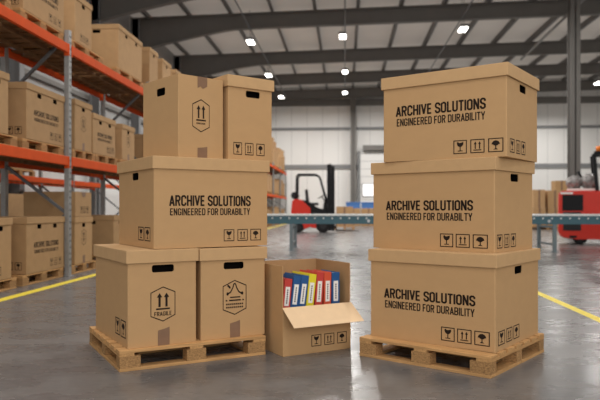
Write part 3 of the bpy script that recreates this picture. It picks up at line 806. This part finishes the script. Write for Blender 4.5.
def reach_truck(label, loc, rz):
    o = thing('forklift', label, 'forklift', loc, rz)
    mb = MB(); mb.prism([(-1.0,.3),(-1.0,1.5),(-.96,1.62),(1.0,1.62),(1.1,1.5),(1.1,.22),(.2,.16),(-.5,.16),(-.9,.2)], 'y', -.6, .6, M['red'], bev=.04)
    mb.build('counterweight', None, o)
    MB().box(-.90,-.32,-.618,-.601,1.02,1.5,M['black'],bev=.006).build('vent', None, o)
    MB().box(-.88,-.38,-.618,-.601,.42,.98,M['dgrey'],bev=.006).build('vent', None, o)
    MB().box(-.7,-.5,-.612,-.601,.2,.27,M['black']).build('step_slot', None, o)
    MB().box(-.95,-.6,-.606,-.595,1.52,1.58,M['paper']).build('maker_plate', None, o)
    mb = MB(); mb.box(.38,.9,-.3,.3,1.615,1.78,M['black'],bev=.03); mb.box(.3,.45,-.3,.3,1.7,2.15,M['black'],bev=.03); mb.build('seat', None, o)
    mb = MB()
    for y in (-.5, .5):
        mb.bar((.07,y,1.6),(-.02,y,2.72),.12,.1,M['black']); mb.bar((-.02,y,2.74),(1.5,y,2.8),.1,.1,M['black']); mb.bar((1.5,y,2.78),(1.7,y,.9),.1,.1,M['black'])
    for k in range(7): mb.bar((.2+.2*k,-.5,2.75),(.2+.2*k,.5,2.75),.05,.04,M['black'])
    mb.build('overhead_guard', None, o)
    MB().cyl((.12,-.45,2.8),(.12,-.45,2.95),.09,M['amber'],12).build('beacon', None, o)
    mb = MB(); mb.prism([(1.1,.3),(1.1,1.0),(1.7,.95),(1.75,.3)], 'y', -.5, .5, M['black'], bev=.03); mb.build('footwell', None, o)
    mb = MB()
    for y in (-.36, .36): mb.box(1.85,1.97,y-.06,y+.06,.08,3.0,M['black'])
    for z in (.25, 1.5, 2.9): mb.box(1.87,1.95,-.36,.36,z,z+.1,M['black'])
    mb.build('mast', None, o)
    for y in (-.3, .3):
        mb = MB(); mb.box(2.0,2.05,y-.06,y+.06,.06,.6,M['dgrey']); mb.box(2.0,3.05,y-.06,y+.06,.06,.1,M['dgrey']); mb.build('fork', None, o)
    for y in (-.48, .48): wheel(o, -.4, y, .2, .16); wheel(o, 1.5, y, .28, .2)
    return o
rt = reach_truck('red forklift with black vents and a plastic-wrapped bundle on its rear', (7.6, 20.2, 0), R(-17))
mb = MB(); mb.blob((-.2,0,.27),(.24,.34,.21),M['wrap'],.1,3); mb.blob((.2,.02,.29),(.23,.32,.25),M['wrap'],.12,5)
mb.cyl((.02,0,.42),(-.1,0,.6),.02,M['black'],8,.05); mb.box(-.4,.4,-.3,.3,0,.07,M['paper'])
wb = mb.build('wrapped_bundle', None); wb.location = (7.27, 20.3, 1.625); wb.rotation_euler.z = R(-17)
tag(wb, 'lumpy bundle in cloudy plastic wrap lying on the red forklift', 'bundle')

# ------------------------------------------------------------------ goods at the far end
def far_carton(x, y, w, d, z, hh, label, group=None, m='kraftr', name='kraft_carton', cat='box'):
    o = thing(name, label, cat, (x, y, z+.001), 0, group)
    MB().box(-w/2, w/2, -d/2, d/2, 0, hh, M[m], bev=.01).build('body', None, o)
    MB().box(-.05, .05, -d/2-.002, d/2+.002, hh*.0+.01, hh+.002, M['tape']).build('tape', None, o)
    return o
GB = 'cartons stacked beyond the conveyor'
def far_pallet(x, y, w, d, label): 
    o = _src['q'].copy(); COL.objects.link(o); o.location = (x, y, 0); o.scale = (d, w, 1); tag(o, label, 'pallet', 'pallets beyond the conveyor')
far_pallet(-.02, 33, 1.0, 1.0, 'pallet under the single carton beside the side-on forklift')
far_carton(-.02, 33, .85, .9, .152, 1.02, 'single kraft carton beyond the conveyor beside the forklift mast', GB)
def bin_(x, y, w, d, z, hh, label):
    o = thing('plastic_bin', label, 'bin', (x, y, z+.001), 0, 'blue bins beyond the conveyor')
    mb = MB(); k = .03
    mb.box(-w/2,w/2,-d/2,d/2,0,k,M['blue']); mb.box(-w/2,w/2,-d/2,-d/2+k,k,hh,M['blue']); mb.box(-w/2,w/2,d/2-k,d/2,k,hh,M['blue']); mb.box(-w/2,-w/2+k,-d/2+k,d/2-k,k,hh,M['blue']); mb.box(w/2-k,w/2,-d/2+k,d/2-k,k,hh,M['blue'])
    mb.build('tub', None, o)
    mb = MB()
    for y0, y1 in ((-d/2-.03,-d/2-.001),(d/2+.001,d/2+.03)): mb.box(-w/2-.03,w/2+.03,y0,y1,hh-.08,hh,M['blue'])
    mb.build('rim', None, o)
for x, lb in ((.5,'kraft carton carrying the blue bin next to the wall column'), (1.45,'kraft carton carrying the blue bin under the roller door pane')):
    far_carton(x, 40, .9, .9, 0, 1.08, lb, GB)
bin_(.5, 40, .85, .8, 1.085, .38, 'blue plastic bin on the carton next to the wall column')
bin_(1.45, 40, .85, .8, 1.085, .38, 'blue plastic bin on the carton under the roller door pane')
far_pallet(9.9, 34, .9, 1.1, 'pallet under the carton column next to the three-box stack')
far_carton(9.95, 34, .6, .9, .156, .95, 'lower carton of the column next to the three-box stack', GB)
far_carton(9.93, 34, .58, .88, 1.108, .93, 'upper carton of the column next to the three-box stack', GB)
far_pallet(10.83, 34.2, .85, 1.1, 'pallet under the carton column half behind the vented forklift')
far_carton(10.8, 34.2, .76, .9, .156, .95, 'lower carton of the column half behind the vented forklift', GB)
far_carton(10.78, 34.2, .74, .88, 1.108, .9, 'upper carton of the column half behind the vented forklift', GB)
far_carton(11.75, 36.0, .7, .8, 0, 1.4, 'lower carton of the tallest column behind the wrapped bundle', GB)
far_carton(11.73, 36.0, .66, .75, 1.402, 1.18, 'upper carton of the tallest column behind the wrapped bundle', GB)

# ------------------------------------------------------------------ light, world, camera
w = bpy.data.worlds.new('hall_daylight'); sc.world = w; w.use_nodes = True
bg = w.node_tree.nodes['Background']; bg.inputs['Color'].default_value = (1, .985, .96, 1); bg.inputs['Strength'].default_value = .75
def area(name, loc, rot, sx, sy, power, col=(1,.97,.93)):
    l = bpy.data.lights.new(name, 'AREA'); l.shape = 'RECTANGLE'; l.size = sx; l.size_y = sy; l.energy = power; l.color = col
    o = bpy.data.objects.new(name, l); COL.objects.link(o); o.location = loc; o.rotation_euler = rot; return o
for x in (-4.3, 0, 5.0):
    for y in (1.0, 8.0, 15, 22, 29, 36.3, 43.5):
        area('high_bay_light', (x, y, 8.5), (0,0,0), .4, .9, 130 if y < 20 else 240 if y < 40 else 270)
for y in (20, 30, 37.5, 45): area('high_bay_light', (14.4, y, 8.0), (0,0,0), .4, .9, 260)
area('added_front_fill', (3.5, -5.0, 4.0), (R(80),0,R(8)), 9, 5, 360, (1,.98,.95))  # large soft light added behind the camera to brighten the box faces

cam = bpy.data.cameras.new('camera'); co = bpy.data.objects.new('camera', cam); COL.objects.link(co)
cam.sensor_width = 36; cam.lens = 640/600*36; cam.shift_y = 8/600
co.location = (0, 0, HC); co.rotation_euler = (R(90), 0, ALPHA)
cam.clip_end = 200; cam.dof.use_dof = True; cam.dof.focus_distance = 4.5; cam.dof.aperture_fstop = 2.0
sc.camera = co
sc.view_settings.view_transform = 'Standard'; sc.view_settings.look = 'None'; sc.view_settings.exposure = 0
